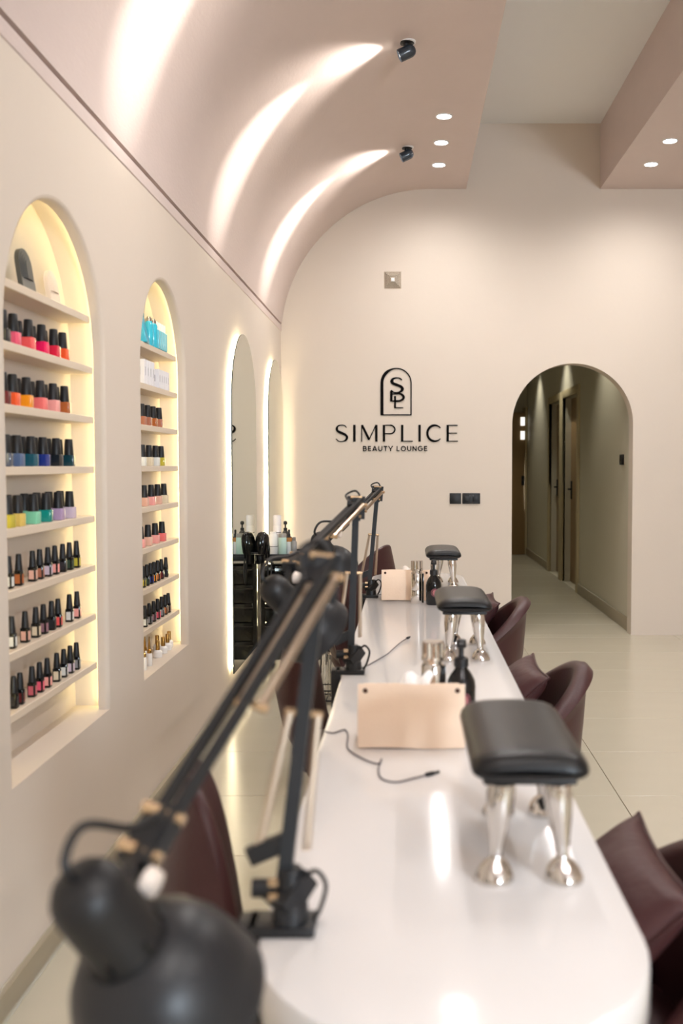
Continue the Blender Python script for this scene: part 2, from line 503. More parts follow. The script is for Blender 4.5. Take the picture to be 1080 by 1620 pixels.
# ================================================================== MIRRORS
def mirror(a, b, label):
    s = 2.03 - (b - a) / 2
    o = arch_outline(a, b, .19, s)
    d = empty('wall_mirror', (XW, (a + b) / 2, .19), 0, label, 'mirror', 'arched mirrors on the niche wall')
    off = Vector((XW, (a + b) / 2, .19))
    P3 = lambda x, pts: [Vector((x, u, v)) - off for u, v in pts]
    xm = XW + .032
    bm = B(); fan(bm, P3(xm, o)); g = obj('glass', bm, M['mirror'], d, smooth=0)
    bm = B(); strip(bm, P3(xm, o), P3(xm - .006, o), True); fan(bm, P3(xm - .006, o)); obj('backing', bm, M['mirror_edge'], d)
    i_ = arch_outline(a + .06, b - .06, .25, s)
    bm = B(); strip(bm, P3(xm - .007, i_), P3(XW + .001, i_), True); obj('mount_frame', bm, M['white'], d)
    l_ = arch_outline(a + .03, b - .03, .22, s)
    bm = B(); tube(bm, P3(XW + .013, l_), .005, 6, closed=True); obj('led_strip', bm, M['led_m'], d)
mirror(5.24, 6.07, 'arched backlit mirror nearer the shelves, reflecting the black trolley')
mirror(6.62, 7.40, 'arched backlit mirror in the corner beside the end wall')

# ================================================================== WALL SIGN
sign = empty('wall_sign', (-.08, YB, 1.4), 0, 'black SIMPLICE BEAUTY LOUNGE lettering with arch emblem on end wall', 'sign')
def ribbon(name, strokes, x, z, h, xs=1.0):
    """strokes: list of polylines of (u, v, width) in letter units, u across, v up, height 1"""
    bm = B()
    for st in strokes:
        n = len(st)
        L, R_ = [], []
        for i, (u, v, wd) in enumerate(st):
            p0 = st[max(i - 1, 0)]; p1 = st[min(i + 1, n - 1)]
            dx, dz = p1[0] - p0[0], p1[1] - p0[1]
            l = math.hypot(dx, dz) or 1
            nx, nz = -dz / l, dx / l
            L.append((u + nx * wd / 2, v + nz * wd / 2)); R_.append((u - nx * wd / 2, v - nz * wd / 2))
        f = lambda p, y: Vector((x + p[0] * h * xs, y, z + p[1] * h))
        for yy in (-.006,):
            strip(bm, [f(p, yy) for p in L], [f(p, yy) for p in R_])
        loop = L + R_[::-1]
        strip(bm, [f(p, -.006) for p in loop], [f(p, -.0005) for p in loop], True)
    o = obj(name, bm, M['sign'], sign, smooth=0)
    o.location = (.08, 0, -1.4)
    return o
def arcp(cx, cz, rx, rz, a0, a1, w0, w1=None, n=14):
    w1 = w0 if w1 is None else w1
    return [(cx + rx * math.cos(math.radians(a0 + (a1 - a0) * k / n)), cz + rz * math.sin(math.radians(a0 + (a1 - a0) * k / n)), w0 + (w1 - w0) * k / n) for k in range(n + 1)]
def L_S(t, T):
    pts = [(.60, .84, t), (.50, .955, t), (.33, .985, t), (.16, .93, t * 1.5), (.09, .78, T), (.14, .63, T), (.33, .52, T * 1.15), (.54, .41, T), (.63, .26, T), (.56, .09, T * .8), (.38, .015, t), (.19, .03, t), (.04, .17, t)]
    c = bez([(p[0], p[1], p[2]) for p in pts], 5)
    return [[(v.x, v.y, v.z) for v in c]]
t_, T_ = .055, .14
LET = {
 'S': ([[(p[0] * 1.12, p[1], p[2]) for p in L_S(t_, T_)[0]]], .74),
 'I': ([[(.06, 0, T_), (.06, 1, T_)]], .12),
 'M': ([[(.03, 0, t_), (.03, 1, t_)], [(.05, .98, T_), (.47, .12, T_)], [(.46, .10, t_), (.87, .98, t_)], [(.90, 0, T_), (.90, 1, T_)]], .95),
 'P': ([[(.06, 0, T_), (.06, 1, T_)], [(.06, .975, t_), (.42, .975, t_)] + arcp(.42, .725, .29, .25, 88, -88, t_ * 1.5) + [(.06, .475, t_)]], .74),
 'L': ([[(.06, 0, T_), (.06, 1, T_)], [(.06, .03, t_), (.69, .03, t_)]], .69),
 'C': ([arcp(.5, .5, .45, .47, 42, 110, t_, T_) + arcp(.5, .5, .45, .47, 115, 245, T_, T_) + arcp(.5, .5, .45, .47, 250, 318, T_, t_)], .86),
 'E': ([[(.06, 0, T_), (.06, 1, T_)], [(.06, .97, t_), (.65, .97, t_)], [(.06, .51, t_), (.61, .51, t_)], [(.06, .03, t_), (.67, .03, t_)]], .67),
}
hh = .127
wd = {k: v[1] * hh for k, v in LET.items()}
word = 'SIMPLICE'
gap = (.928 - sum(wd[c] for c in word)) / 7
x = -.545
for c in word:
    ribbon('letter', LET[c][0], x, 1.473, hh)
    x += wd[c] + gap
b_ = .17
SM = {
 'B': ([[(.08, 0, b_), (.08, 1, b_)], [(.08, .92, b_), (.40, .92, b_)] + arcp(.40, .72, .2, .2, 85, -85, b_) + [(.08, .52, b_)], [(.40, .52, b_)] + arcp(.42, .30, .24, .22, 85, -85, b_) + [(.08, .08, b_)]], .74),
 'E': ([[(.08, 0, b_), (.08, 1, b_)], [(.08, .92, b_), (.6, .92, b_)], [(.08, .5, b_), (.55, .5, b_)], [(.08, .08, b_), (.62, .08, b_)]], .62),
 'A': ([[(.06, 0, b_), (.46, 1, b_)], [(.46, 1, b_), (.86, 0, b_)], [(.2, .27, b_), (.72, .27, b_)]], .92),
 'U': ([[(.08, 1, b_), (.08, .4, b_)] + arcp(.4, .4, .32, .32, 185, 355, b_) + [(.72, .4, b_), (.72, 1, b_)]], .8),
 'T': ([[(.36, 0, b_), (.36, 1, b_)], [(0, .92, b_), (.72, .92, b_)]], .72),
 'Y': ([[(.0, 1, b_), (.4, .42, b_)], [(.8, 1, b_), (.4, .42, b_)], [(.4, .48, b_), (.4, 0, b_)]], .8),
 'L': ([[(.08, 0, b_), (.08, 1, b_)], [(.08, .08, b_), (.58, .08, b_)]], .58),
 'O': ([arcp(.5, .5, .43, .43, 0, 360, b_, n=28)], 1.0),
 'N': ([[(.08, 0, b_), (.08, 1, b_)], [(.08, .96, b_), (.72, .04, b_)], [(.72, 0, b_), (.72, 1, b_)]], .8),
 'G': ([arcp(.5, .5, .43, .43, 45, 330, b_, n=24) + [(.90, .42, b_), (.90, .52, b_)], [(.56, .47, b_), (.97, .47, b_)]], .98),
 ' ': ([], .3),
}
word = 'BEAUTY LOUNGE'; h2 = .0385
gap = (.486 - sum(SM[c][1] * h2 for c in word)) / (len(word) - 1)
x = -.335
for c in word:
    if SM[c][0]: ribbon('letter', SM[c][0], x, 1.402, h2)
    x += SM[c][1] * h2 + gap
# emblem: arch with S B L
o1 = arch_outline(-.191, .029, 1.672, 1.914, 0, 24)
ew = .009
ol = [(u, v, ew) for u, v in o1] + [(-.191, 1.672, ew)]
ribbon('emblem_arch', [[(u, v, ew if u > -.1 else ew + .014 * min(1, (-.1 - u) / .06)) for u, v in o1[:]], [(-.191, 1.6755, ew), (.029, 1.6755, ew)]], 0, 0, 1)
ribbon('emblem_letter', L_S(.075, .16), -.129, 1.842, .113, 1.3)
ribbon('emblem_letter', [[(.08, 0, .16), (.08, .9, .16)], [(.08, .62, .08)] + arcp(.5, .36, .40, .32, 88, -88, .17) + [(.08, .05, .11)]], -.129, 1.775, .09, 1.25)
ribbon('emblem_letter', [[(.08, 0, .15), (.08, 1, .15)], [(.08, .04, .08), (.72, .04, .08)]], -.1, 1.725, .092, 1.05)

# vent, sockets, thermostat
d = empty('air_vent', (-.109, YB, 2.684), 0, 'small square stepped air vent high on the end wall', 'vent')
for k in range(5):
    r0, r1 = .064 - .0105 * k, .064 - .0105 * k - .0075
    bm = B()
    A = [(-r0, -.004 - .003 * k, -r0), (r0, -.004 - .003 * k, -r0), (r0, -.004 - .003 * k, r0), (-r0, -.004 - .003 * k, r0)]
    C = [(p[0] * r1 / r0, p[1] - .004, p[2] * r1 / r0) for p in A]
    D_ = [(p[0] * (r0 - .001) / r0, 0, p[2] * (r0 - .001) / r0) for p in A]
    strip(bm, A, C, True); strip(bm, A, D_, True)
    obj('louver', bm, M['steelvent'], d, smooth=0)
bm = B(); box(bm, -.013, .013, -.024, 0, -.013, .013, .002); obj('centre_cap', bm, M['white'], d)
bm = B(); box(bm, -.06, .06, -.002, 0, -.06, .06); obj('back_plate', bm, cmat(120, 105, 90, .7), d)
def plate(x0, x1, label, double):
    d = empty('wall_socket' if double else 'wall_switch', ((x0 + x1) / 2, YB, 1.043), 0, label, 'socket' if double else 'switch')
    w = (x1 - x0) / 2
    bm = B(); box(bm, -w, w, -.009, 0, -.041, .041, .003); obj('plate', bm, M['blackmatte'], d)
    if double:
        for cx in (-.033, .033):
            bm = B(); box(bm, cx - .024, cx + .024, -.0105, -.008, -.022, .022, .002); obj('outlet', bm, M['blackmatte'], d)
        for cx in (-.012, .012):
            bm = B(); box(bm, cx - .006, cx + .006, -.013, -.008, .012, .028, .002); obj('rocker', bm, cmat(60, 62, 66, .5), d)
    else:
        bm = B(); box(bm, -w + .012, w - .012, -.012, -.008, -.028, .028, .002); obj('rocker', bm, M['blackmatte'], d)
plate(.321, .408, 'small square black switch plate on the end wall', False)
plate(.417, .552, 'wide black double socket plate on the end wall', True)
d = empty('thermostat', (1.735, 8.02, 1.34), 0, 'small black controller on the corridor wall', 'thermostat')
bm = B(); box(bm, -.022, 0, -.042, .042, -.042, .042, .004); obj('case', bm, M['blackmatte'], d)
bm = B(); box(bm, -.024, -.02, -.03, .03, -.02, .032, .002); obj('screen', bm, M['blackgloss'], d)
d = empty('wall_socket', (XW, 6.18, .575), 0, 'chrome socket plate on the wall between the two mirrors', 'socket')
bm = B(); box(bm, 0, .01, -.045, .045, -.075, .075, .003); obj('plate', bm, M['chrome'], d)
for zz in (-.035, .035):
    bm = B(); box(bm, .009, .012, -.024, .024, zz - .024, zz + .024, .002); obj('outlet', bm, cmat(70, 66, 60, .3), d)

# ================================================================== TABLE
TXc, TR, TY0, TY1 = .052, .224, 1.133, 4.86
def stadium(r, n=24):
    pts = [(TXc + r * math.cos(pi + pi * k / n), TY0 + r * math.sin(pi + pi * k / n)) for k in range(n + 1)]
    pts += [(TXc + r * math.cos(pi * k / n), TY1 + r * math.sin(pi * k / n)) for k in range(n + 1)]
    return pts
table = empty('manicure_table', (TXc, 3.0, 0), 0, 'long white stone manicure table with rounded ends', 'table')
bm = B()
lay = [(TR - .004, .75), (TR - .0012, .749), (TR, .746), (TR, .694), (TR - .003, .69)]
for (ra, za), (rb, zb) in zip(lay, lay[1:]):
    strip(bm, [(p[0] - TXc, p[1] - 3, za) for p in stadium(ra)], [(p[0] - TXc, p[1] - 3, zb) for p in stadium(rb)], True)
fan(bm, [(p[0] - TXc, p[1] - 3, .75) for p in stadium(lay[0][0])])
fan(bm, [(p[0] - TXc, p[1] - 3, .69) for p in stadium(lay[-1][0])])
obj('table_top', bm, M['quartz'], table, smooth=40)
for yy in (1.16, 2.33, 3.85, 4.99):
    bm = B(); box(bm, -.12, .12, yy - 3 - .03, yy - 3 + .03, 0, .69, .004); obj('support_panel', bm, M['white_lam'], table)
bm = B(); box(bm, -.02, .02, 1.19 - 3, 4.96 - 3, .52, .69, .003); obj('modesty_panel', bm, M['white_lam'], table)

# ================================================================== HAND RESTS
def handrest(x, y, label):
    d = empty('hand_rest', (x, y, .75), 0, label, 'hand rest', 'black padded hand rests along the table')
    bm = B()
    nx, ny = 13, 25
    W, L = .078, .165
    def sq(u, p=5):                    # rounded outline profile
        return (1 - abs(u) ** p) ** (1 / p)
    top, bot = [], []
    for j in range(ny):
        v = -1 + 2 * j / (ny - 1); v = math.sin(v * pi / 2)
        rt, rb = [], []
        for i in range(nx):
            u = -1 + 2 * i / (nx - 1); u = math.sin(u * pi / 2)
            k = max(abs(u), abs(v))
            s_ = 1.0
            if abs(u) > .75 and abs(v) > .85:
                s_ = 1 - .05 * (abs(u) - .75) / .25 * (abs(v) - .85) / .15
            X, Y = u * W * s_, v * L * s_
            e = max(0.0, 1 - abs(u) ** 6) ** .5 * max(0.0, 1 - abs(v) ** 14) ** .5
            crown = .006 * (1 - u * u)
            rt.append(bm.verts.new((X, Y, .150 + .022 * e + crown)))
            rb.append(bm.verts.new((X, Y, .150 - .014 * e)))
        top.append(rt); bot.append(rb)
    for G in (top, bot):
        for j in range(ny - 1):
            for i in range(nx - 1):
                bm.faces.new((G[j][i], G[j][i + 1], G[j + 1][i + 1], G[j + 1][i]))
    obj('pad', bm, M['blackleather'], d, smooth=80)
    bm = B(); box(bm, -.062, .062, -.145, .145, .13, .138, .003); obj('pad_base', bm, M['blackmatte'], d)
    for sx in (-1, 1):
        for sy in (-1, 1):
            lx, ly = (sx * .0465, -.135) if sy < 0 else (sx * .036 + .018, .115)
            bm = B()
            lathe(bm, [(.0255, 0), (.0265, .002), (.0255, .008), (.021, .018), (.0145, .026), (.0095, .030), (.0088, .036), (.0108, .052), (.0155, .08), (.019, .105), (.0195, .118), (.018, .130)], 24, (0, 0, 0))
            # the leg leans a little outward toward its top
            for v in bm.verts:
                v.co.x += -sx * .010 * min(1, v.co.z / .13) + lx
                v.co.y += -sy * .004 * min(1, v.co.z / .13) + ly
            obj('leg', bm, M['chrome'], d, smooth=50)
handrest(.1615, 1.43, 'black padded hand rest on chrome legs nearest the camera')
handrest(.161, 2.915, 'black padded hand rest in the middle of the white table')
handrest(.16, 4.50, 'black padded hand rest at the far end of the table')

# ================================================================== TISSUE BOXES
def tissue_box(x0, x1, y, label, glab):
    d = empty('tissue_box', ((x0 + x1) / 2, y, .75), 0, label, 'tissue box', 'tan leather tissue boxes on the table')
    w = (x1 - x0) / 2
    bm = B(); box(bm, -w, w, 0, .115, .001, .105, .008, 3)
    for v in bm.verts:
        f = v.co.z / .105
        v.co.x *= 1 - .03 * f
        if v.co.y < .06: v.co.y += .004 * math.sin(f * pi) * -1 + .004 * f
    body = obj('body', bm, M['tan'], d, smooth=50)
    # front flap standing up past the rim with two studs
    bm = B()
    n = 16
    rows = []
    for k, (zz, yy) in enumerate(((.003, -.0045), (.02, -.0075), (.05, -.0115), (.08, -.010), (.104, -.003), (.122, .002), (.126, .004))):
        rows.append([bm.verts.new((-w * .985 + 2 * w * .985 * i / n, yy - .002 * math.sin(pi * i / n), zz + .0015 * math.sin(2 * pi * i / n))) for i in range(n + 1)])
    for A, C in zip(rows, rows[1:]):
        for i in range(n): bm.faces.new((A[i], A[i + 1], C[i + 1], C[i]))
    r = bmesh.ops.solidify(bm, geom=bm.faces[:], thickness=.003)
    obj('front_flap', bm, M['tan'], d, smooth=60)
    for sx in (-1, 1):
        bm = B(); lathe(bm, [(.0048, 0), (.0048, .002), (.003, .0035), (0, .004)], 14, (sx * (w - .016), -.0005, .114), (0, -1, 0), capb=False)
        obj('stud', bm, M['stud'], d)
    bm = B()
    n = 14
    rows = []
    for k in range(5):
        zz = .1 + .03 * k / 4
        rows.append([bm.verts.new((-.03 + .06 * i / n + .004 * k, .06 + .012 * math.sin(i * .8 + k) * (k / 4) + .005 * k, zz + .006 * math.sin(i * .7) * (k / 4))) for i in range(n + 1)])
    for A, C in zip(rows, rows[1:]):
        for i in range(n): bm.faces.new((A[i], A[i + 1], C[i + 1], C[i]))
    bmesh.ops.solidify(bm, geom=bm.faces[:], thickness=.0006)
    tag(obj('tissue', bm, M['tissue'], d, smooth=80), 'white tissue poking out of the slot')
tissue_box(-.097, .113, 1.905, 'tan leather tissue box beside the nearest hand rest', 'near')
tissue_box(-.105, .094, 4.0, 'tan leather tissue box at the far end of the table', 'far')

# ================================================================== PUMP BOTTLES, CANISTERS
def pump(x, y, label, badge):
    d = empty('pump_bottle', (x, y, .75), math.radians(-20), label, 'pump bottle', 'black pump bottles on the table')
    bm = B(); lathe(bm, [(.028, 0), (.0305, .003), (.0308, .075), (.029, .088), (.022, .102), (.0145, .112), (.0125, .118), (.0125, .122)], 28)
    b = obj('bottle', bm, M['blackgloss'], d, smooth=50)
    bm = B(); lathe(bm, [(.0155, .118), (.0155, .134), (.013, .137), (.0065, .139), (.0055, .142), (.0055, .160)], 20); obj('collar', bm, M['blackmatte'], d)
    bm = B(); lathe(bm, [(.010, .158), (.011, .161), (.010, .174), (.007, .176)], 16)
    bar(bm, (0, 0, .169), (.008, -.026, .166), .009, .007)
    obj('pump_head', bm, M['blackmatte'], d)
    if badge:
        for r_, m_, off in ((.0165, cmat(96, 40, 48, .5), .0312), (.0105, cmat(150, 84, 86, .5), .0316)):
            bm = B()
            n = 24
            c = bm.verts.new((0, 0, 0))
            def wrap(u, v, off=off): return (math.sin(u / .031) * off, -math.cos(u / .031) * off, .05 + v)
            c.co = wrap(0, 0)
            rr = [bm.verts.new(wrap(r_ * math.cos(2 * pi * k / n), r_ * math.sin(2 * pi * k / n))) for k in range(n)]
            for k in range(n): bm.faces.new((c, rr[k], rr[(k + 1) % n]))
            e = obj('badge', bm, m_, b); e.rotation_euler = (0, 0, math.radians(28))
pump(.116, 2.12, 'black pump bottle between tan tissue box and middle hand rest', True)
pump(.104, 3.90, 'black pump bottle with round red badge by the far tissue box', True)
def canister(x, y, label):
    d = empty('chrome_canister', (x, y, .75), 0, label, 'canister', 'chrome canisters on the table')
    bm = B(); lathe(bm, [(.0235, 0), (.0245, .002), (.0245, .05), (.0238, .052), (.0245, .054), (.0245, .118), (.0225, .122)], 32); obj('body', bm, M['chrome'], d, smooth=40)
    bm = B(); lathe(bm, [(.020, .121), (.020, .128), (.0245, .13), (.0245, .137)], 32); obj('lid_ring', bm, M['chrome'], d, smooth=40)
    bm = B()
    n = 48
    rings = []
    for zz, r_ in ((.137, .022), (.168, .022), (.17, .0205)):
        rings.append([bm.verts.new(((r_ + (.0012 if k % 4 < 2 else -.0008)) * math.cos(2 * pi * k / n), (r_ + (.0012 if k % 4 < 2 else -.0008)) * math.sin(2 * pi * k / n), zz)) for k in range(n)])
    for A, C in zip(rings, rings[1:]):
        for k in range(n): bm.faces.new((A[k], A[(k + 1) % n], C[(k + 1) % n], C[k]))
    bm.faces.new(rings[-1]); bm.faces.new(rings[0][::-1])
    obj('fluted_lid', bm, M['chrome'], d, smooth=20)
    bm = B(); box(bm, .0225, .0275, -.012, .012, .002, .118, .001); obj('dark_side_strip', bm, M['blackgloss'], d)
canister(.055, 2.13, 'chrome canister just behind the nearer tan tissue box')
canister(.038, 3.94, 'chrome canister in front of the far tan tissue box')

# ================================================================== CABLES
def cable(pts, label, plug=None):
    d = empty('charging_cable', (pts[0][0], pts[0][1], .75), 0, label, 'cable', 'thin cables on the table')
    o = Vector((pts[0][0], pts[0][1], .75))
    P = bez([(p[0], p[1], .7525 + (p[2] if len(p) > 2 else 0)) for p in pts], 8)
    bm = B(); tube(bm, [p - o for p in P], .0014, 6); obj('cord', bm, M['cable'], d)
    e = P[-1] - o; dr = (P[-1] - P[-3]).normalized()
    bm = B(); tube(bm, [e - dr * .002, e + dr * .014, e + dr * .015, e + dr * .028], [.0042, .0042, .0026, .0026], 10); obj('plug', bm, M['blackmatte'], d)
cable([(-.168, 2.02), (-.15, 2.01), (-.13, 2.035), (-.12, 1.99), (-.115, 1.90), (-.085, 1.835), (-.055, 1.80), (-.048, 1.83), (-.052, 1.77), (-.045, 1.715), (-.02, 1.695), (.01, 1.715), (.035, 1.735)],
      'grey coiled cable with black plug lying before the nearer tissue box')
cable([(-.13, 2.64), (-.10, 2.72), (-.06, 2.85), (-.04, 2.95), (-.02, 3.05), (0, 3.12)], 'grey cable trailing from the middle lamp toward the chrome canister')
cable([(-.135, 4.16), (-.115, 4.18), (-.10, 4.20), (-.09, 4.23)], 'short grey cable beside the farthest lamp clamp')

# ================================================================== SWING-ARM LAMPS
def lamp(base, elbow, end, head_c, axis, roll, label):
    base, elbow, end, head_c = map(Vector, (base, elbow, end, head_c))
    d = empty('desk_lamp', base, 0, label, 'desk lamp', 'black swing-arm lamps clamped to the table')
    o = base
    E_, N_ = elbow - o, end - o
    H_ = head_c - o
    ax = Vector(axis).normalized()
    # clamp over the table edge
    edge = TXc - TR - o.x
    bm = B()
    box(bm, edge - .016, .03, -.026, .026, 0.0005, .012, .002)
    box(bm, edge - .028, edge - .004, -.022, .022, -.105, .012, .002)
    box(bm, edge - .02, .015, -.02, .02, -.105, -.093, .002)
    clamp = obj('clamp', bm, M['blackmatte'], d)
    bm = B(); tube(bm, [(edge + .022, 0, -.16), (edge + .022, 0, -.0605)], .005); lathe(bm, [(.014, 0), (.014, .004)], 16, (edge + .022, 0, -.0645))
    bar(bm, (edge + .002, 0, -.155), (edge + .042, 0, -.155), .008)
    obj('clamp_screw', bm, M['chrome'], clamp)
    # tilted socket block and post
    A0 = Vector((-.006, .004, .075))
    bm = B()
    lathe(bm, [(.022, .012), (.021, .03), (.016, .036), (.013, .075)], 18)
    bar(bm, (-.012, -.012, .03), (.012, .016, .062), .036, .03)
    obj('post', bm, M['black'], d)
    bm = B(); tube(bm, [(-.045, 0, .05), (-.018, 0, .05)], .011, 12); obj('clamp_knob', bm, M['blackmatte'], d)
    bm = B(); tube(bm, bez([(.012, 0, .058), (.03, -.01, .075), (.043, -.015, .06), (.036, -.01, .03), (.028, 0, .013)], 8), .0028, 8); obj('base_cable', bm, M['blackmatte'], d)
    for zz in (.045, .062):
        bm = B(); tube(bm, [(-.024, -.014, zz), (-.013, -.014, zz)], .005, 10); obj('pin', bm, M['brass'], d)
    # lower arm
    u = (E_ - A0).normalized()
    side = Vector((1, 0, 0)) - u * u.x
    side.normalize()
    bm = B(); bar(bm, A0 - u * .02, E_ + u * .012, .017, .017); obj('lower_arm', bm, M['blackarm'], d)
    Ls = (E_ - A0).length
    for s_ in (-1, 1):
        p = A0 + u * .02 + side * s_ * .022 + (side * s_ * .012 if s_ < 0 else Vector((0, 0, 0)))
        q_ = A0 + u * (Ls * .5) + side * s_ * .017
        bm = B(); coil(bm, p, q_, .0048, .0013, 44); sp = obj('spring', bm, M['spring'], d)
        bm = B(); tube(bm, [q_ - side * s_ * .02, q_ + side * s_ * .006], .0045, 10); obj('spring_pin', bm, M['brass'], sp)
    bm = B(); box(bm, -.001, .001, -.001, .001, -.001, .001); bm.clear()
    bar(bm, A0 + u * .005 - side * .045, A0 + u * .03 - side * .0, .01, .022)
    obj('spring_bracket', bm, M['blackmatte'], d)
    # upper arm: twin bars
    w = (N_ - E_).normalized()
    nrm = w.cross(side).normalized()
    if nrm.z < 0: nrm = -nrm
    Lu = (N_ - E_).length
    sd2 = w.cross(nrm).normalized()
    if sd2.x < 0: sd2 = -sd2
    for s_ in (-1, 1):
        bm = B(); bar(bm, E_ + sd2 * s_ * .012 + nrm * s_ * .008 - w * .012, N_ + sd2 * s_ * .011 + nrm * s_ * .008 + w * .008, .0095, .0095); obj('upper_bar', bm, M['blackarm'], d)
    for off, dn in ((-.001, -.014), (.024, -.006)):
        p = E_ + sd2 * off + w * .006 + nrm * dn * .3; q_ = E_ + w * Lu * .52 + sd2 * off + nrm * dn
        bm = B(); coil(bm, p, q_, .0048, .0013, 48); sp = obj('spring', bm, M['spring'], d)
        for e_ in (p, q_):
            bm = B(); tube(bm, [e_ - sd2 * .009, e_ + sd2 * .009], .005, 10); obj('spring_pin', bm, M['brass'], sp)
    # elbow bracket with bolts and cable loop
    bm = B(); bar(bm, E_ - u * .045 + side * .010, E_ + u * .016 + side * .010, .003, .028); bar(bm, E_ - u * .045 - side * .010, E_ + u * .016 - side * .010, .003, .028); bar(bm, E_ - w * .016, E_ + w * .03, .026, .012)
    el = obj('elbow_bracket', bm, M['black'], d)
    for t in (-.038, -.01, .012):
        bm = B(); tube(bm, [E_ + u * t - side * .015, E_ + u * t + side * .015], .0055, 10); obj('bolt', bm, M['brass'], el)
    bm = B(); tube(bm, bez([E_ - u * .05 + side * .01, E_ + u * .005 + side * .012, E_ + u * .03 - side * .002, E_ + u * .018 - side * .028, E_ + w * .05 + nrm * .02], 8), .0028, 8); obj('elbow_cable', bm, M['blackmatte'], d)
    # head bracket
    bm = B(); bar(bm, N_ - w * .05, N_ + w * .014, .034, .022)
    hb = obj('head_bracket', bm, M['black'], d)
    for t, s_ in ((-.04, 1), (-.04, -1), (.002, 1), (.002, -1)):
        c = N_ + w * t + sd2 * s_ * .013 + nrm * .008
        bm = B(); tube(bm, [c - sd2 * .009, c + sd2 * .009], .006, 10); obj('bolt', bm, M['brass'], hb)
    # head: socket (neck) and bell shade along the axis
    n0 = H_ - ax * .135
    neckc = n0 + ax * .055
    bm = B(); bar(bm, N_ + w * .004, neckc + (N_ - neckc).normalized() * .028, .012, .016); obj('head_joint', bm, M['blackmatte'], d)
    k0 = N_ + (neckc - N_) * .35
    bm = B(); lathe(bm, [(.005, -.03), (.012, -.028), (.014, -.016), (.008, -.012)], 14, k0, -sd2); obj('tension_knob', bm, M['knob'], d)
    bm = B(); lathe(bm, [(0, 0), (.012, .001), (.024, .006), (.0315, .017), (.034, .030), (.034, .092), (.036, .098)], 28, n0, ax); nk = obj('neck', bm, M['blackmatte'], d, smooth=50)
    for k in range(6):
        t = 2 * pi * k / 6
        a_, b_2, _ = frame(ax)
        rdir = a_ * math.cos(t) + b_2 * math.sin(t)
        bm = B(); bar(bm, n0 + ax * .075 + rdir * .0335, n0 + ax * .090 + rdir * .0335, .007, .003); obj('cooling_slot', bm, M['blackgloss'], nk)
    prof = [(.036, .094), (.046, .098), (.058, .107), (.069, .121), (.078, .140), (.083, .160), (.0855, .182), (.0875, .188), (.0865, .190), (.083, .184), (.0805, .162), (.074, .140), (.062, .118), (.034, .104)]
    bm = B(); lathe(bm, prof, 48, n0, ax, capa=False, capb=False); obj('shade', bm, M['black'], d, smooth=50)
    bm = B(); lathe(bm, [(.012, .095), (.013, .115), (.024, .135), (.028, .155), (.02, .172), (0, .178)], 20, n0, ax, capb=False); obj('bulb', bm, M['white'], d, smooth=60)
    top = n0 + ax * .006
    upv = Vector((0, 0, 1))
    bm = B(); tube(bm, bez([top + ax * .01, top - ax * .022, top - ax * .02 + upv * .028 + (N_ - top) * .25, N_ + upv * .028 - (N_ - top) * .2, N_ - w * .03 + nrm * .02], 8), .0042, 8); obj('head_cable', bm, M['blackmatte'], d)
HA = (.55, .48, -.68)
lamp((-.138, 1.155, .75), (-.106, 1.22, 1.175), (-.249, .92, .935), (-.228, .861, .851), (.33, .45, -.83), 0, 'black swing-arm lamp nearest the camera, its shade filling the corner')
lamp((-.142, 2.605, .75), (-.136, 2.65, 1.2), (-.267, 2.29, 1.068), (-.237, 2.26, .95), HA, 0, 'black swing-arm lamp clamped beside the middle of the table')
lamp((-.15, 4.108, .75), (-.123, 4.12, 1.195), (-.253, 3.75, 1.064), (-.285, 3.72, .938), (.35, .5, -.75), 0, 'black swing-arm lamp farthest along the table')

# ================================================================== CHAIRS
def shell(bm, R_rim, R_mid, R_bot, h, zbot, zseat, phimax, th, rimr, flare, squash=1.0, n=56, lean=0.0):
    cols = []
    for k in range(n + 1):
        ph = math.radians(-phimax + 2 * phimax * k / n)
        hz = h(ph)
        prof = []
        # outer: bottom -> rim
        for t in (0, .15, .35, .6, .85, 1):
            z = zbot + (hz - rimr - zbot) * t
            if t < .6: r = R_bot + (R_mid - R_bot) * math.sin(t / .6 * pi / 2)
            else: r = R_mid + (R_rim - R_mid) * ((t - .6) / .4)
            prof.append((r, z))
        rt = R_rim + flare
        for a in (20, 60, 100, 140, 170):
            t = math.radians(a)
            prof.append((rt - rimr + rimr * math.cos(t), hz - rimr + rimr * math.sin(t)))
        for t in (.8, .5, .2, 0):
            z = zseat + (hz - rimr - zseat) * t
            prof.append((rt - 2 * rimr - (th - 2 * rimr) * (1 - t) * .5 - .015 * (1 - t), z))
        col = []
        for r, z in prof:
            x = r * math.cos(ph) * squash + lean * max(0, z - .45) * max(0, math.cos(ph)); y = r * math.sin(ph)
            col.append(bm.verts.new((x, y, z)))
        cols.append(col)
    m_ = len(cols[0])
    for A, C in zip(cols, cols[1:]):
        for i in range(m_):
            j = (i + 1) % m_
            bm.faces.new((A[i], A[j], C[j], C[i]))
    bm.faces.new(cols[0]); bm.faces.new(cols[-1][::-1])
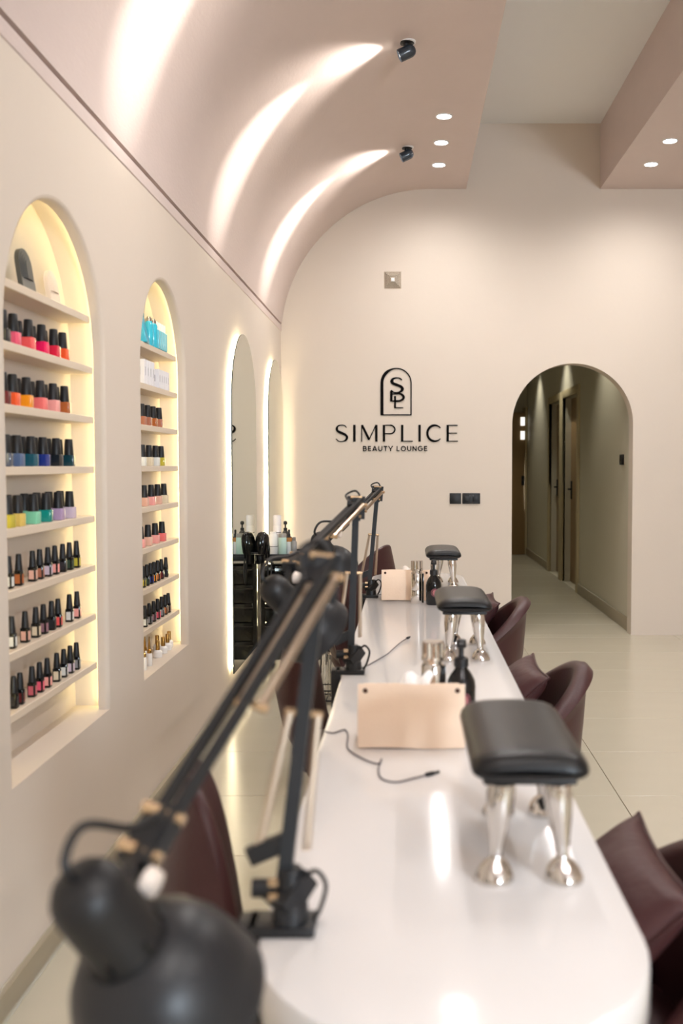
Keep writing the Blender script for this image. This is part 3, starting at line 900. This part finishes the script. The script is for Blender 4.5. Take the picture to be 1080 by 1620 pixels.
def pillow(bm, W, T, n=20):
    G = {}
    for s_ in (1, -1):
        rows = []
        for j in range(n + 1):
            v = -1 + 2 * j / n
            row = []
            for i in range(n + 1):
                u = -1 + 2 * i / n
                pin = .93 + .07 * (abs(u) ** 3 * abs(v) ** 3)
                px_ = 1 - .07 * (1 - abs(v) ** 2) * abs(u) ** 4
                py_ = 1 - .07 * (1 - abs(u) ** 2) * abs(v) ** 4
                t = ((1 - u * u) * (1 - v * v)) ** .42 * T
                t += .004 * math.sin(5 * u + 3 * v) * (1 - u * u) * (1 - v * v)
                row.append(bm.verts.new((s_ * t, u * W * px_, v * W * py_)))
            rows.append(row)
        for A, C in zip(rows, rows[1:]):
            for i in range(n): bm.faces.new((A[i], A[i + 1], C[i + 1], C[i]))
    return bm
SHARED = {}
def tub_chair(x, y, rz, label, group):
    d = empty('tub_chair', (x, y, 0), rz, label, 'armchair', group)
    if 'tub' not in SHARED:
        bm = B()
        hf = lambda p: .47 + .215 * max(0, math.cos(p)) ** 1.1 - .03 * max(0, -math.cos(p))
        shell(bm, .272, .262, .225, hf, .30, .40, 118, .07, .033, .02)
        a = fin(bm, 'backrest', M['leather'], 60)
        bm = B(); lathe(bm, [(0, .30), (.17, .30), (.185, .315), (.195, .36), (.195, .395), (.18, .418), (.14, .428), (0, .432)], 40); 
        for v in bm.verts: v.co.x -= .03
        b = fin(bm, 'seat', M['leather'], 60)
        bm = B(); lathe(bm, [(.19, .29), (.215, .30), (.21, .33), (.15, .34)], 40); c = fin(bm, 'seat_frame', M['blackmatte'], 40)
        legs = []
        for sx in (-1, 1):
            for sy in (-1, 1):
                bm = B(); tube(bm, [(sx * .19, sy * .19, 0), (sx * .14, sy * .14, .30)], [.009, .015], 10); legs.append(fin(bm, 'leg', M['blackmatte'], 40))
        SHARED['tub'] = (a, b, c, legs)
    a, b, c, legs = SHARED['tub']
    link('backrest', a, d); link('seat', b, d); link('seat_frame', c, d)
    for l in legs: link('leg', l, d)
    return d
def cushion(x, y, z, rot, label):
    d = empty('throw_cushion', (x, y, z), 0, label, 'cushion', 'burgundy cushions on the tub chairs')
    d.rotation_euler = rot
    if 'cush' not in SHARED:
        bm = B(); pillow(bm, .185, .062); a = fin(bm, 'cover', M['leather2'], 80)
        bm = B()
        pts = []
        W = .185
        for s_ in range(4):
            for k in range(12):
                t = -1 + 2 * k / 12
                e = W * (1 - .07 * (1 - t * t))
                q_ = {0: (t * W, e), 1: (e, -t * W), 2: (-t * W, -e), 3: (-e, t * W)}[s_]
                pts.append((0, q_[0], q_[1]))
        tube(bm, pts, .004, 8, closed=True); b = fin(bm, 'piping', M['leather'], 80)
        SHARED['cush'] = (a, b)
    link('cover', SHARED['cush'][0], d); link('piping', SHARED['cush'][1], d)
CH = 'tub chairs on the client side of the table'
for (y, nm, dz) in ((1.58, 'at the right edge of the picture', 0), (3.08, 'beside the middle of the table', 0), (4.62, 'nearest the arched passage', 0)):
    tub_chair(.285, y, 0, 'burgundy leather tub chair ' + nm, CH)
for (y, nm) in ((1.58, 'chair nearest the camera'), (3.09, 'chair beside the middle of the table'), (4.66, 'chair nearest the arched passage')):
    cushion(.285, y, .545, (0, math.radians(46), 0), 'burgundy leather cushion leaning in the tub ' + nm)
def scoop_chair(x, y, rz, label, top=.815, pw=2.0, low=.46):
    d = empty('scoop_chair', (x, y, 0), rz, label, 'chair', 'burgundy scoop chairs on the lamp side')
    key = 'scoop%.3f' % top
    if key not in SHARED:
        bm = B()
        hf = lambda p: (low + (top - low) * (max(0, math.cos(p)) ** pw if pw < 1 else 1 - min(1, (1 - math.cos(p)) / .42) ** pw)) - .04 * max(0, -math.cos(p))
        shell(bm, .235, .275, .16, hf, .33, .40, 105, .035, .012, .0)
        a = fin(bm, 'backrest', M['leather'], 60)
        bm = B(); lathe(bm, [(0, .345), (.13, .35), (.17, .37), (.19, .41), (.185, .435), (.14, .45), (0, .455)], 40, (.035, 0, 0)); b = fin(bm, 'seat', M['leather'], 60)
        legs = []
        for sx in (-1, 1):
            for sy in (-1, 1):
                bm = B(); tube(bm, [(sx * .2, sy * .2, 0), (sx * .1, sy * .1, .36)], [.008, .014], 10); legs.append(fin(bm, 'leg', M['blackmatte'], 40))
        SHARED[key] = (a, b, legs)
    a, b, legs = SHARED[key]
    link('backrest', a, d); link('seat', b, d)
    for l in legs: link('leg', l, d)
scoop_chair(-.135, 1.62, pi + math.radians(12), 'burgundy leather scoop chair behind the nearest lamp')
scoop_chair(-.135, 3.07, pi, 'burgundy leather scoop chair beneath the middle lamp shade')
scoop_chair(-.125, 4.53, pi, 'burgundy leather scoop chair between the middle and far lamps')
scoop_chair(-.33, 5.85, math.radians(-20), 'burgundy scoop chair beyond the far end of the table', .835, .8, .56)

# ================================================================== TROLLEY WITH HAIR PRODUCTS
tx0, tx1, ty0, ty1, tz = -.905, -.50, 6.12, 6.52, .735
d = empty('salon_trolley', ((tx0 + tx1) / 2, (ty0 + ty1) / 2, 0), 0, 'glossy black salon trolley standing before the corner mirror', 'trolley')
hx, hy = (tx1 - tx0) / 2, (ty1 - ty0) / 2
bm = B(); box(bm, -hx, hx, -hy, hy, tz - .03, tz, .006); box(bm, -hx, hx, -hy, -hy + .012, tz, tz + .012); box(bm, -hx, hx, hy - .012, hy, tz, tz + .012); box(bm, hx - .012, hx, -hy, hy, tz, tz + .02)
obj('top_tray', bm, M['blackmatte'], d)
for sx in (-1, 1):
    for sy in (-1, 1):
        bm = B(); box(bm, sx * (hx - .012) - .012, sx * (hx - .012) + .012, sy * (hy - .012) - .012, sy * (hy - .012) + .012, .06, tz - .03); obj('post', bm, M['blackgloss'], d)
        bm = B(); lathe(bm, [(.022, -.012), (.028, -.008), (.028, .008), (.022, .012)], 18, (sx * (hx - .02), sy * (hy - .02), .03), (1, 0, 0)); obj('wheel', bm, M['blackmatte'], d)
for k in range(5):
    z0 = .09 + k * .118
    bm = B(); box(bm, -hx + .026, hx - .026, -hy + .004, hy - .02, z0, z0 + .112, .004)
    dr = obj('drawer', bm, M['blackgloss'], d)
    bm = B(); box(bm, -.06, .06, -hy - .006, -hy + .006, z0 + .06, z0 + .07, .002); obj('handle', bm, M['blackmatte'], dr)
    bm = B(); box(bm, -hx + .02, hx - .02, -hy + .002, -hy + .006, z0 + .086, z0 + .09); obj('rail', bm, cmat(60, 56, 50, .4), d)
d = empty('hair_dryer', (-.885, 6.0, .70), 0, 'black hair dryer hanging in its holder on the trolley side', 'hair dryer')
bm = B(); lathe(bm, [(.036, 0), (.041, .01), (.043, .06), (.040, .10), (.030, .125), (.012, .135), (0, .136)], 26, (0, 0, .06), (.12, 0, 1), capb=False); obj('barrel', bm, M['blackgloss'], d, smooth=50)
bm = B(); tube(bm, [(.015, .02, .15), (.025, .045, .13), (.03, .062, .085), (.03, .066, .03)], [.022, .021, .018, .016], 14); obj('handle', bm, M['blackgloss'], d, smooth=50)
bm = B(); lathe(bm, [(.022, 0), (.024, .004), (.024, .05), (.034, .058)], 22, (-.004, 0, .0)); obj('nozzle', bm, M['blackgloss'], d)
bm = B(); tube(bm, [(-.05 + .05 * (1 + math.cos(t)) - .05, .05 * math.sin(t), .07) for t in [2 * pi * k / 20 for k in range(20)]], .006, 8, closed=True); bar(bm, (0, .05, .07), (0, .125, .07), .012); obj('holder', bm, M['blackmatte'], d)
bm = B(); tube(bm, bez([(.03, .066, .03), (.032, .06, -.05), (.04, .07, -.13), (.05, .09, -.05), (.05, .11, .02)], 8), .005, 8); obj('cord', bm, M['blackmatte'], d)

def bottle_on_trolley(x, y, prof, m_, cap, capm, label, name='product_bottle', lab=None):
    d = empty(name, (x, y, tz), 0, label, 'bottle', 'hair products on the trolley')
    bm = B(); lathe(bm, prof, 22); bo = obj('body', bm, m_, d, smooth=40)
    bm = B(); lathe(bm, cap, 18); obj('cap', bm, capm, d, smooth=40)
    if lab:
        r_, z0, z1, lm = lab
        bm = B(); lathe(bm, [(r_, z0), (r_, z1)], 22, capa=False, capb=False); obj('label_band', bm, lm, bo)
W_ = M['white']; K_ = M['blackmatte']
bottle_on_trolley(-.832, 6.36, [(.024, 0), (.026, .003), (.026, .17), (.024, .176)], cmat(236, 232, 232, .3), [(.026, .176), (.026, .236), (.022, .242)], cmat(226, 222, 224, .3), 'tall white spray can at the back of the trolley', lab=(.0264, .13, .134, K_))
bottle_on_trolley(-.845, 6.26, [(.028, 0), (.030, .003), (.030, .115), (.02, .13)], cmat(238, 236, 234, .35), [(.02, .128), (.02, .142)], W_, 'stout white bottle at the wall side of the trolley', lab=(.0304, .05, .053, K_))
bottle_on_trolley(-.785, 6.25, [(.024, 0), (.026, .003), (.026, .105), (.025, .108)], cmat(198, 226, 214, .3), [(.0255, .108), (.0255, .128), (.023, .132)], cmat(150, 146, 140, .3), 'mint green bottle with grey cap on the trolley')
bottle_on_trolley(-.78, 6.36, [(.02, 0), (.021, .003), (.021, .13), (.011, .145)], cmat(60, 56, 54, .3), [(.012, .145), (.012, .16), (.005, .163), (.005, .18), (.012, .184), (.012, .20), (.004, .205)], K_, 'dark bottle with tall black pump on the trolley')
bottle_on_trolley(-.748, 6.29, [(.018, 0), (.0195, .003), (.0195, .082), (.0195, .084)], cmat(240, 238, 234, .4), [(.0185, .084), (.0185, .106), (.009, .112), (.009, .125), (.006, .13), (.007, .15), (.003, .155)], K_, 'small white bottle with amber band and black dropper', lab=(.0199, .078, .104, cmat(196, 128, 60, .3)))
bottle_on_trolley(-.715, 6.27, [(.017, 0), (.0185, .003), (.0185, .075), (.012, .086)], cmat(150, 148, 146, .25), [(.012, .086), (.012, .105), (.008, .108)], cmat(110, 108, 106, .3), 'small silver bottle at the outer side of the trolley')

# low wire rack with clear bin on the floor
d = empty('wire_rack', (-.44, 5.42, 0), 0, 'low black wire rack holding a clear tub on the floor', 'rack')
for zz in (.02, .075):
    bm = B(); tube(bm, [(-.1, -.08, zz), (.1, -.08, zz), (.1, .08, zz), (-.1, .08, zz)], .004, 6, closed=True); obj('hoop', bm, M['blackmatte'], d)
for sx in (-1, 1):
    for sy in (-1, 1):
        bm = B(); tube(bm, [(sx * .1, sy * .08, 0), (sx * .1, sy * .08, .08)], .004, 6); obj('leg', bm, M['blackmatte'], d)
for k in range(5):
    bm = B(); tube(bm, [(-.08 + .04 * k, -.08, .02), (-.08 + .04 * k, .08, .02)], .003, 6); obj('crossbar', bm, M['blackmatte'], d)
for i, (cx, lab) in enumerate(((-.05, 'left'), (.045, 'right'))):
    t = empty('glass_cylinder', (-.44 + cx, 5.42, .0235), 0, lab + ' clear glass cylinder standing in the low wire rack', 'jar', 'glass cylinders in the rack')
    bm = B(); lathe(bm, [(.038, 0), (.042, .004), (.042, .24), (.0385, .24), (.0385, .008), (0, .008)], 24, capb=False); obj('glass', bm, M['glass'], t, smooth=40)
    bm = B(); lathe(bm, [(.044, .24), (.044, .255), (.0, .258)], 24, capb=False); obj('lid', bm, M['chrome'], t)

# ================================================================== NAIL POLISH
def mesh_square():
    bm = B(); box(bm, -.0155, .0155, -.0155, .0155, 0, .034, .0025, 2)
    return bm
def cap_mesh(r0, r1, z0, z1, n=16):
    bm = B(); lathe(bm, [(r0, z0), (r0, z0 + .002), (r1, z1 - .002), (r1 * .86, z1)], n)
    return bm
CAP_SQ = fin(cap_mesh(.0138, .0112, .034, .081), 'cap', M['blackmatte'], 40)
CAP_SL = fin(cap_mesh(.0098, .0068, .040, .083), 'cap', M['blackmatte'], 40)
bm = B(); box(bm, -.0105, .0105, -.0105, .0105, 0, .040, .003, 2); BODY_SL = fin(bm, 'body', M['blackgloss'], 40)
BODY_SQ = {}
LAB_SL = {}
ORD = ['first', 'second', 'third', 'fourth', 'fifth', 'sixth', 'seventh', 'eighth', 'ninth', 'tenth']
def polish(kind, col, y, z, x, label, group):
    d = empty('polish_bottle', (x, y, z), random.uniform(-.12, .12), label, 'nail polish', group)
    if kind == 'sq':
        if col not in BODY_SQ: BODY_SQ[col] = fin(mesh_square(), 'body', cmat(*col), 40)
        link('body', BODY_SQ[col], d); link('cap', CAP_SQ, d)
    else:
        link('body', BODY_SL, d); link('cap', CAP_SL, d)
        if col not in LAB_SL:
            bm = B()
            for k in range(4):
                Rz = Matrix.Rotation(k * pi / 2, 3, 'Z')
                fan(bm, [Rz @ Vector(p) for p in ((-.0068, -.0109, .007), (.0068, -.0109, .007), (.0068, -.0109, .031), (-.0068, -.0109, .031))])
            LAB_SL[col] = fin(bm, 'label_band', cmat(*col, .4), 40)
        link('label_band', LAB_SL[col], d)
PINK, HOT, RED, CORAL, ORANGE, AMBER, SALMON, BLUSH, BROWN = (236, 96, 122), (238, 30, 96), (222, 40, 70), (240, 92, 92), (244, 96, 50), (240, 150, 30), (240, 120, 116), (244, 168, 160), (176, 98, 50)
NAVY, STEEL, TEAL, BLACKC, MINT, JADE, LAV, LILAC, OLIVE, GOLD = (34, 52, 130), (84, 104, 140), (24, 86, 104), (30, 34, 40), (130, 206, 170), (20, 140, 130), (176, 150, 184), (208, 190, 206), (190, 176, 60), (220, 190, 100)
PURP, GREYB, DTEAL, WHITEC, NUDE, CREAM, ROSE, GREY, MAUVE, COPPER = (150, 20, 120), (70, 80, 100), (22, 60, 70), (226, 226, 220), (226, 176, 156), (226, 210, 180), (200, 96, 108), (140, 140, 144), (150, 112, 124), (176, 110, 84)
DGREEN, DRED, TAUPE = (52, 74, 58), (104, 30, 32), (150, 124, 110)
NM = {PINK: 'pink', HOT: 'hot pink', RED: 'red', CORAL: 'coral', ORANGE: 'orange', AMBER: 'amber', SALMON: 'salmon', BLUSH: 'blush', BROWN: 'brown', NAVY: 'navy', STEEL: 'steel blue', TEAL: 'dark teal', BLACKC: 'black', MINT: 'mint',
      JADE: 'jade green', LAV: 'lavender', LILAC: 'lilac', OLIVE: 'olive yellow', GOLD: 'pale gold', PURP: 'purple', GREYB: 'slate', DTEAL: 'deep teal', WHITEC: 'white', NUDE: 'nude', CREAM: 'cream', ROSE: 'rose', GREY: 'grey', MAUVE: 'mauve',
      COPPER: 'copper', DGREEN: 'dark green', DRED: 'dark red', TAUPE: 'taupe'}
def row(kind, z, items, x, niche, sh, back=False):
    for i, (y, c) in enumerate(items):
        pos = ORD[i] + ' from left'
        lab = '%s polish, %s%s, %s shelf, %s niche' % (NM[c], pos, ' in back row' if back else '', sh, niche)
        polish(kind, c, y, z, x, lab, 'polish bottles in the %s niche' % niche)
XF, XB = -1.010, -1.048
n1 = 'nearer'
row('sq', 1.605, list(zip([2.503, 2.571, 2.674, 2.77, 2.864, 2.937], [BLACKC, PINK, CORAL, HOT, RED, ORANGE])), XF, n1, 'second')
row('sq', 1.605, list(zip([2.60, 2.70, 2.80, 2.89, 2.975], [PINK, RED, HOT, CORAL, PURP])), XB, n1, 'second', True)
row('sq', 1.45, list(zip([2.496, 2.56, 2.653, 2.753, 2.852, 2.946], [DRED, ORANGE, AMBER, SALMON, BLUSH, BROWN])), XF, n1, 'third')
row('sq', 1.45, list(zip([2.59, 2.685, 2.785, 2.885, 2.98], [CORAL, ORANGE, CORAL, SALMON, DRED])), XB, n1, 'third', True)
row('sq', 1.295, list(zip([2.508, 2.581, 2.677, 2.765, 2.87, 2.977], [GREYB, STEEL, TEAL, NAVY, BLACKC, DTEAL])), XF, n1, 'fourth')
row('sq', 1.295, list(zip([2.62, 2.71, 2.80, 2.905, 3.0], [STEEL, DTEAL, NAVY, GREYB, BLACKC])), XB, n1, 'fourth', True)
row('sq', 1.14, list(zip([2.512, 2.578, 2.687, 2.782, 2.878, 2.976], [OLIVE, GOLD, MINT, JADE, LAV, LILAC])), XF, n1, 'fifth')
row('sq', 1.14, list(zip([2.61, 2.725, 2.815, 2.91, 3.005], [OLIVE, MINT, TEAL, LAV, LILAC])), XB, n1, 'fifth', True)
row('sl', .985, list(zip([2.513, 2.579, 2.675, 2.727, 2.79, 2.845, 2.91, 2.968, 3.031], [WHITEC, BROWN, NUDE, COPPER, LILAC, BLUSH, BLACKC, DGREEN, OLIVE])), XF, n1, 'sixth')
row('sl', .83, list(zip([2.526, 2.615, 2.691, 2.748, 2.812, 2.863, 2.961, 3.029], [WHITEC, NUDE, CREAM, MAUVE, BLACKC, CORAL, WHITEC, BLUSH])), XF, n1, 'seventh')
row('sl', .675, list(zip([2.531, 2.573, 2.656, 2.712, 2.77, 2.846, 2.905, 2.96, 3.016], [BLACKC, DRED, ROSE, PINK, BLUSH, CREAM, WHITEC, LILAC, GREY])), XF, n1, 'eighth')
n2 = 'farther'
row('sq', 1.45, list(zip([3.80, 3.885, 3.97, 4.063], [COPPER, COPPER, BROWN, COPPER])), XF, n2, 'third')
row('sq', 1.295, list(zip([3.80, 3.90, 4.0, 4.09], [WHITEC, CREAM, WHITEC, OLIVE])), XF, n2, 'fourth')
row('sq', 1.14, list(zip([3.82, 3.927, 4.027, 4.13], [NUDE, BLUSH, NUDE, CREAM])), XF, n2, 'fifth')
row('sq', .985, list(zip([3.76, 3.87, 3.98, 4.09], [BLUSH, NUDE, BLUSH, SALMON])), XF, n2, 'sixth')
row('sl', .83, list(zip([3.79, 3.846, 3.903, 3.955, 4.013, 4.075, 4.15], [OLIVE, DGREEN, NAVY, AMBER, BROWN, DRED, BLACKC])), XF, n2, 'seventh')
row('sl', .675, list(zip([3.81, 3.875, 3.94, 4.005, 4.07, 4.13, 4.185], [WHITEC, GREY, MAUVE, PINK, GREY, BROWN, TAUPE])), XF, n2, 'eighth')

# gold-capped bottles on the farther sill
GOLDM = mat('gold_cap', rgb(186, 142, 74), .25, metal=.9)
for i, (x, y) in enumerate(((-1.0, 3.75), (-1.0, 3.83), (-1.03, 3.88))):
    d = empty('needle_bottle', (x, y, .52), 0, ORD[i] + ' slim white bottle with gold needle cap on the farther sill', 'nail polish', 'gold needle bottles')
    bm = B(); lathe(bm, [(.010, 0), (.011, .002), (.011, .045), (.008, .05)], 16); obj('body', bm, W_, d)
    bm = B(); lathe(bm, [(.0085, .05), (.0085, .062), (.005, .066), (.0035, .09), (.0012, .115)], 14); obj('cap', bm, GOLDM, d)
for i, (x, y) in enumerate(((-1.01, 4.00), (-1.01, 4.09), (-1.045, 4.13), (-1.01, 4.165), (-1.02, 4.235))):
    d = empty('gold_cap_bottle', (x, y, .52), 0, ORD[i] + ' squat white bottle with gold cap on the farther sill', 'nail polish', 'gold capped bottles')
    bm = B(); lathe(bm, [(.016, 0), (.0175, .002), (.0175, .022), (.012, .029), (.008, .031)], 18); obj('body', bm, W_, d)
    bm = B(); lathe(bm, [(.0085, .031), (.008, .066), (.007, .068)], 14); obj('cap', bm, GOLDM, d)

# turquoise packs and white boxes
TQ = (40, 176, 204)
d = empty('gift_pouch', (-1.01, 3.80, 1.76), .1, 'tall turquoise paper pouch on the farther niche top shelf', 'pouch')
bm = B(); box(bm, -.03, .03, -.035, .035, .001, .105, .004)
for v in bm.verts:
    f = v.co.z / .105
    v.co.x *= 1 - .75 * f
obj('bag', bm, cmat(30, 160, 190, .4), d)
bm = B(); box(bm, -.009, .009, -.034, .034, .1, .118, .002); obj('folded_top', bm, cmat(20, 140, 172, .4), d)
for i, y in enumerate((3.885, 3.915, 3.95)):
    d = empty('spray_bottle', (-1.0 - .012 * (i % 2), y, 1.76), 0, ORD[i] + ' turquoise bottle with silver top beside the pouch', 'bottle', 'turquoise bottles')
    bm = B(); lathe(bm, [(.015, 0), (.016, .002), (.016, .085), (.012, .094)], 18); obj('body', bm, cmat(60, 190, 214, .2), d)
    bm = B(); lathe(bm, [(.012, .094), (.012, .106), (.007, .112)], 16); obj('cap', bm, M['chrome'], d)
for i, y in enumerate((3.99, 4.02, 4.05, 4.08, 4.11)):
    d = empty('clear_tube', (-1.0, y, 1.76), 0, ORD[i] + ' turquoise tube with clear cap on the farther top shelf', 'tube', 'turquoise tubes')
    bm = B(); box(bm, -.014, .014, -.013, .013, .001, .075, .003); obj('body', bm, cmat(90, 200, 220, .25), d)
    bm = B(); lathe(bm, [(.009, .075), (.009, .105), (.007, .108)], 14); obj('cap', bm, cmat(236, 236, 226, .2), d)
for i, y in enumerate((3.78, 3.82, 3.86, 3.90, 4.0, 4.035, 4.07, 4.105, 4.14)):
    big = i < 4
    h = .092 if big else .075
    d = empty('white_carton', (-1.005, y, 1.605), 0, '%s %s white carton on the farther second shelf' % (ORD[i] if big else ORD[i - 4], 'taller' if big else 'shorter'), 'box', 'white cartons')
    bm = B(); box(bm, -.017, .017, -.016, .016, .0005, h, .001, 1); obj('carton', bm, cmat(240, 238, 242, .5), d)
    bm = B(); box(bm, -.002, .002, -.0164, -.0159, h * .35, h * .7); obj('print', bm, cmat(150, 146, 160, .5), d)
    bm = B(); box(bm, .0168, .0174, -.002, .002, h * .35, h * .7); obj('print', bm, cmat(150, 146, 160, .5), d)

# arch ornaments on the nearer top shelf
def arch_ornament(y, h, w, m_, label, base):
    d = empty('arch_ornament', (-1.025, y, 1.76), 0, label, 'ornament')
    d.rotation_euler = (0, math.radians(-8), 0)
    for k in range(5):
        f = 1 - .17 * k
        o = arch_outline(-w * f, w * f, .0 if k == 0 else .035, h - w, 0, 20)
        bm = B(); fan(bm, [(.012 + .0016 * k, u, v) for u, v in o]); strip(bm, [(.012 + .0016 * k, u, v) for u, v in o], [((.012 + .0016 * (k - 1)) if k else 0, u, v) for u, v in o], True)
        if k == 0: fan(bm, [(0, u, v) for u, v in o])
        obj('step' if k else 'panel', bm, m_, d, smooth=0)
    bm = B(); box(bm, .0115, .0135, -w + .001, w - .001, .001, .034); obj('plinth_band', bm, base, d)
arch_ornament(2.70, .118, .046, cmat(58, 60, 62, .5), 'dark grey stepped arch ornament on the nearer top shelf', cmat(104, 102, 98, .5))
arch_ornament(2.90, .098, .042, cmat(226, 208, 190, .5), 'cream stepped arch ornament on the nearer top shelf', cmat(226, 208, 190, .5))
